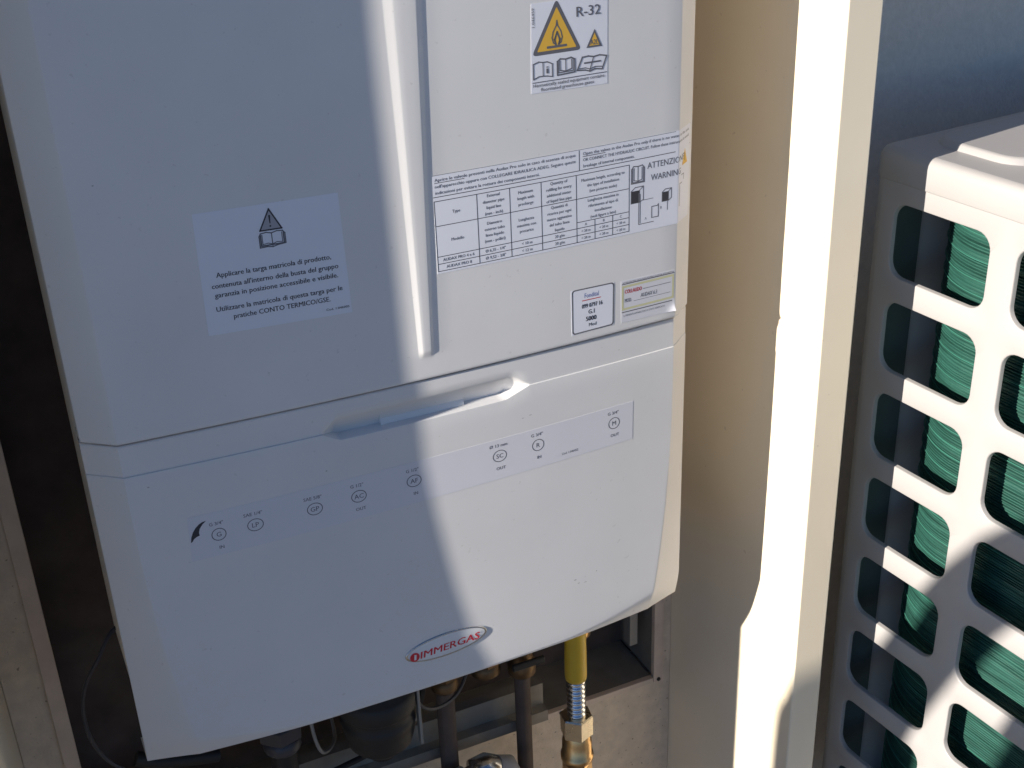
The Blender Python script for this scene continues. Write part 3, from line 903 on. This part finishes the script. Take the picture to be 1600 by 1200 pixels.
# rounded far corner and return along the back
rows = []
rc = 0.010
for z in (ZB, ztop):
    row = [U(ve[0], 0.0, z)]
    for i in range(8):
        a = math.radians(i * 90 / 7)
        row.append(U(ve[0] - rc * math.sin(a), rc - rc * math.cos(a), z))
    row.append(U(V0, 0.045, z))
    rows.append(row)
b.grid(rows, True, False)
gr = b.build('grille', 'plastic', unit)
gr.data.polygons.foreach_set('use_smooth', [True] * len(gr.data.polygons))
md = gr.modifiers.new('sharp', 'EDGE_SPLIT'); md.split_angle = math.radians(50)
# remaining casing
b = UB()
b.ubox(V0, V0 + 0.002, 0.045, NW, ZB, ztop)
b.ubox(V1, V1 + 0.002, 0.0005, NW, ZB, ztop)
b.ubox(V0, V1, NW - 0.002, NW - 0.0005, ZB, ztop)
b.build('casing', 'unitmetal', unit)
b = UB(); b.ubox(V0 - 0.002, V1 + 0.003, -0.001, NW, ZB - 0.04, ZB - 0.0005)
b.build('base_pan', 'plastic', unit, bevel=0.005)
for n0 in (0.08, 0.66):
    b = UB(); b.ubox(V0 + 0.0, V1 + 0.02, n0, n0 + 0.10, -1.0, ZB - 0.0405)
    b.build('foot', 'black', unit, bevel=0.006)
b = UB(); b.ubox(V0 + 0.0025, V0 + 0.006, 0.014, 0.052, ZB, ztop - 0.001)
b.build('coil_end_plate', 'unitdark', unit)
# finned coil, bending round the far corner
R_ = 0.08
NC = 0.028
v0b = 0.0455
path = [(0.290, NC), (0.22, NC), (0.16, NC), (0.11, NC), (0.075, NC), (0.060, NC)]
for i in range(0, 15):
    a = math.radians(i * 90 / 14)
    path.append((v0b - R_ * math.sin(a), NC + R_ - R_ * math.cos(a)))
path.append((v0b - R_, 0.30))
def nrm(i):
    a = path[max(0, i - 1)]; c = path[min(len(path) - 1, i + 1)]
    t = (c[0] - a[0], c[1] - a[1]); l = math.hypot(*t)
    return (t[1] / l, -t[0] / l)          # pointing inwards or outwards
b = UB()
rows = []
zc = ztop - 0.004
rg = random.Random(3)
tilt = [0.0] * len(path)
while zc > ZB + 0.01:
    pitch = rg.uniform(0.0021, 0.0030)
    amp = rg.choice((0.0007, 0.0009, 0.0012, 0.0022))
    for f, d in ((0.0, amp), (0.18, 0.0), (0.45, -0.0002), (0.62, amp * 0.9)):
        row = []
        for i, (v, n) in enumerate(path):
            nx, nz = nrm(i)
            wob = 0.0
            row.append(U(v + nx * d * -1.0 if False else v - nx * d * -1.0 * 0 , n + d, zc - pitch * f + wob))
        rows.append(row)
    zc -= pitch
b.grid(rows, False)
coil = b.build('coil', 'coil', unit)
b = UB()
rg = random.Random(11)
z = 0.05
while z > ZB + 0.02:
    z -= rg.uniform(0.010, 0.021)
    off = -0.0006
    pts = []
    for v, n in path[5:-1]:
        cxv, cnn = v0b, NC + R_
        d_ = Vector((v - cxv, n - cnn)) if v < v0b else Vector((0, n - cnn))
        d_.normalize()
        pts.append(U(v + d_.x * -off, n + d_.y * -off, z))
    pts = [U(v_, NC + off, z) for v_ in (0.12, 0.07)] [:1] + pts if rg.random() < 0.3 else pts
    b.tube(pts, 0.00045, 5, caps=False)
b.build('lit_fin_edge', 'coilline', coil)  # bright lines painted in for sunlit fin edges

# ================================================================== pipes and cables under the boiler
hx, hy = 0.364, 0.060
hose = root_empty('gas_hose', (hx, hy, -0.52), 'yellow sleeved gas hose with steel corrugation and brass nuts under the boiler', 'hose')
b = MB()
b.lathe((hx, hy, 0), [(0.0093, -0.24), (0.0093, -0.30), (0.0096, -0.33), (0.0098, -0.352), (0.0094, -0.3555), (0.0075, -0.356), (0.006, -0.350)][::1], 28)
b.build('yellow_sleeve', 'yellow', hose)
b = MB(); pr = [(0.006, -0.348)]
z = -0.3565
while z > -0.396:
    pr += [(0.0066, z), (0.0080, z - 0.0009), (0.0086, z - 0.0019), (0.0080, z - 0.0029), (0.0066, z - 0.0040)]
    z -= 0.0052
b.lathe((hx, hy, 0), pr, 28); b.build('corrugated_tube', 'steel', hose)
b = MB(); b.hexa((hx, hy, 0), 0.0150, -0.418, -0.396, 0.35); b.build('nut', 'nickel', hose)
b = MB(); b.lathe((hx, hy, 0), [(0.008, -0.414), (0.0125, -0.418), (0.0125, -0.424), (0.0135, -0.4255), (0.0135, -0.440), (0.0150, -0.441), (0.0150, -0.446), (0.012, -0.448), (0.0112, -0.452)], 24)
b.build('brass_collar', 'brass', hose)
b = MB(); b.hexa((hx, hy, 0), 0.0135, -0.472, -0.450, 0.6); b.build('nut', 'brass', hose)
b = MB(); b.lathe((hx, hy, 0), [(0.010, -0.470), (0.010, -0.95)], 20); b.build('supply_pipe', 'brass', hose)
b = MB(); b.lathe((hx + 0.006, hy - 0.013, 0), [(0.0001, -0.455), (0.0022, -0.456), (0.0026, -0.459), (0.002, -0.462), (0.0001, -0.463)], 12); b.build('test_screw', 'steel', hose)

px, py = 0.182, 0.055
pump = root_empty('circulator', (px, py, -0.37), 'round black circulator cup hanging under the boiler', 'pump')
b = MB(); b.lathe((px, py, 0), [(0.020, -0.25), (0.020, -0.286), (0.0315, -0.289), (0.0335, -0.292), (0.0335, -0.304), (0.0315, -0.307), (0.0300, -0.309), (0.0300, -0.316), (0.0308, -0.317), (0.0308, -0.322), (0.0298, -0.323), (0.0290, -0.333), (0.0265, -0.343), (0.0200, -0.350), (0.0120, -0.353), (0.0115, -0.360), (0.0060, -0.362), (0.0001, -0.362)], 36)
b.build('cup', 'black', pump)
for a in (-0.6, 0.25):
    cx, cy = px + 0.034 * math.cos(a), py + 0.034 * math.sin(a)
    b = MB(); b.box(cx - 0.0012, cx + 0.0012, cy - 0.003, cy + 0.003, -0.345, -0.262)
    b.build('clip', 'clear', pump, bevel=0.0005)

pipe = root_empty('return_pipe', (0.275, 0.11, -0.50), 'grey lagged pipe bend with steel coupling below the mounting rail', 'pipe')
b = MB(); b.tube([(0.13, 0.085, -0.468), (0.20, 0.088, -0.466), (0.25, 0.092, -0.462), (0.268, 0.095, -0.461)], 0.0125, 16)
b.build('lagging', 'pvc', pipe)
b = MB(); b.tube([(0.268, 0.095, -0.461), (0.276, 0.096, -0.4605), (0.2765, 0.096, -0.4605), (0.292, 0.098, -0.460), (0.300, 0.099, -0.462)], [0.009, 0.009, 0.014, 0.014, 0.010], 18)
b.build('coupling', 'steel', pipe)
b = MB(); b.tube([(0.300, 0.099, -0.462), (0.312, 0.101, -0.468), (0.318, 0.102, -0.485), (0.318, 0.102, -0.95)], 0.0095, 16)
b.build('drop_leg', 'pvc', pipe)

def stub(name, x, y, z1, mt, r, label, nut, bend=None):
    t = root_empty(name, (x, y, z1), label, 'pipe')
    b = MB()
    pts_ = [(x, y, -0.24), (x, y, z1 + 0.03), (x, y, z1)] if not bend else smooth_pts([(x, y, -0.24), (x, y, z1 + 0.05), (x, y, z1 + 0.015), (x + bend[0] * 0.3, y + bend[1] * 0.3, z1), (x + bend[0], y + bend[1], z1 - 0.004)])
    b.tube(pts_, r, 14); b.build('tube', mt, t)
    zn = -0.257 - 0.55 * y - 0.028
    b = MB(); b.hexa((x, y, 0), r * 1.75, zn - 0.007, zn + 0.008, 0.3); b.build('nut', nut, t)
    b = MB(); b.lathe((x, y, 0), [(r, zn - 0.020), (r * 1.4, zn - 0.020), (r * 1.45, zn - 0.018), (r * 1.45, zn - 0.0072), (r, zn - 0.0070)], 18); b.build('collar', nut, t)
    return t
def smooth_pts(pts, n=6):
    P_ = [Vector(q_) for q_ in pts]; out = []
    for i in range(len(P_) - 1):
        a = P_[max(0, i - 1)]; b_ = P_[i]; c = P_[i + 1]; d = P_[min(len(P_) - 1, i + 2)]
        for k in range(n):
            t = k / n
            out.append(0.5 * ((2 * b_) + (c - a) * t + (2 * a - 5 * b_ + 4 * c - d) * t * t + (3 * b_ - a - 3 * c + d) * t ** 3))
    return out + [P_[-1]]
stub('connection_pipe', 0.262, 0.118, -0.60, 'void', 0.0085, 'dark pipe stub with brass nut right of the black circulator cup', 'brassdark')
stub('connection_pipe', 0.306, 0.128, -0.36, 'black', 0.010, 'black rubber pipe bending left just beside the yellow hose', 'brassdark', (-0.09, 0.02))
stub('connection_pipe', 0.110, 0.10, -0.60, 'black', 0.011, 'black lagged pipe left of the circulator cup', 'cable')
stub('connection_pipe', 0.415, 0.150, -0.40, 'void', 0.007, 'thin dark pipe stub right of the yellow hose', 'brass', (0.03, 0.05))
def wire(name, pts, r, mt, label):
    b = MB(); b.tube(smooth_pts(pts, 7), r, 8)
    o = b.build(name, mt, None)
    o['label'] = label; o['category'] = 'wire'
    return o
wire('hanging_wire', [(0.205, 0.07, -0.25), (0.212, 0.065, -0.31), (0.230, 0.07, -0.345), (0.262, 0.085, -0.352), (0.285, 0.11, -0.335), (0.29, 0.13, -0.30)], 0.0017, 'cable', 'dark wire drooping between the black cup and the yellow hose')
wire('hanging_wire', [(0.128, 0.05, -0.25), (0.125, 0.045, -0.30), (0.132, 0.05, -0.335), (0.150, 0.08, -0.350), (0.155, 0.12, -0.34)], 0.0015, 'clear', 'pale thin wire looping beside the left side of the black cup')
wire('hanging_wire', [(0.232, 0.10, -0.26), (0.236, 0.095, -0.33), (0.224, 0.10, -0.38), (0.20, 0.115, -0.41), (0.15, 0.12, -0.425)], 0.0028, 'black', 'thick black wire dropping behind the black cup towards the rail')
iv = root_empty('isolation_valve', (0.338, 0.118, -0.37), 'small brass isolation valve in the dark left of the yellow hose', 'valve')
b = MB(); b.lathe((0.338, 0.118, 0), [(0.008, -0.26), (0.008, -0.338), (0.0125, -0.340), (0.0125, -0.352), (0.0105, -0.354), (0.0105, -0.366), (0.013, -0.368), (0.013, -0.380), (0.008, -0.382), (0.0001, -0.383)], 18); b.build('valve_body', 'brassdark', iv)
b = MB(); b.tube([(0.338, 0.118, -0.380), (0.338, 0.118, -0.60)], 0.0075, 14); b.build('tail_pipe', 'void', iv)
b = MB(); b.box(0.322, 0.354, 0.100, 0.104, -0.364, -0.357); b.build('lever', 'black', iv, bevel=0.0015)
cb = root_empty('power_cable', (-0.02, 0.12, -0.36), 'thin dark cable looping in the shaded gap left of boiler', 'cable')
b = MB()
pts = [(0.03, 0.14, -0.215), (0.000, 0.13, -0.222), (-0.015, 0.12, -0.237), (-0.028, 0.12, -0.257), (-0.034, 0.12, -0.28), (-0.034, 0.12, -0.306), (-0.028, 0.12, -0.328), (-0.018, 0.12, -0.345), (0.0, 0.12, -0.362), (0.03, 0.125, -0.38)]
def smooth(pts, n=6):
    P_ = [Vector(q_) for q_ in pts]; out = []
    for i in range(len(P_) - 1):
        a = P_[max(0, i - 1)]; b_ = P_[i]; c = P_[i + 1]; d = P_[min(len(P_) - 1, i + 2)]
        for k in range(n):
            t = k / n
            out.append(0.5 * ((2 * b_) + (c - a) * t + (2 * a - 5 * b_ + 4 * c - d) * t * t + (3 * b_ - a - 3 * c + d) * t ** 3))
    return out + [P_[-1]]
b.tube(smooth(pts), 0.0016, 8); b.build('sheath', 'cable', cb)
b = MB(); b.tube(smooth([(-0.004, 0.12, -0.342), (0.012, 0.118, -0.350), (0.03, 0.118, -0.356), (0.06, 0.12, -0.365)]), 0.006, 12)
b.build('conduit_end', 'black', cb)
b = MB(); b.tube(smooth([(0.080, 0.02, -0.25), (0.084, 0.018, -0.262), (0.081, 0.018, -0.270), (0.078, 0.02, -0.272)]), 0.0011, 8)
wt = b.build('wire_tail', 'clear', None)
wt['label'] = 'short pale wire tail poking out under the boiler at its lower left'; wt['category'] = 'wire'

# ================================================================== unseen tubes added at the left to cast an arm's shadow lower right
def blocker(name, pts, r, label):  # made-up shadow caster, bent like the arm whose shadow it replaces
    t = root_empty(name, (-0.9, pts[0][0] + 0.007, -1.0), label, 'blocker')
    b = MB(); b.tube(smooth([(-0.9, y + 0.007, z) for y, z in pts], 8), r, 24)
    d = b.build('blocker_tube', 'pvc', t)
    return t
blocker('shadow_blocker', [(-0.331, -1.0), (-0.331, -0.3), (-0.331, 0.05), (-0.340, 0.11), (-0.366, 0.175), (-0.392, 0.235), (-0.425, 0.295), (-0.47, 0.35), (-0.56, 0.42)], 0.0345, 'added unseen grey bent duct standing beside the paving left of the cabinet')
blocker('shadow_blocker', [(-0.476, -1.0), (-0.476, -0.3), (-0.476, 0.03), (-0.480, 0.09), (-0.497, 0.155), (-0.515, 0.215), (-0.54, 0.28), (-0.60, 0.36)], 0.040, 'added unseen thicker grey bent duct standing farther from the cabinet wall')
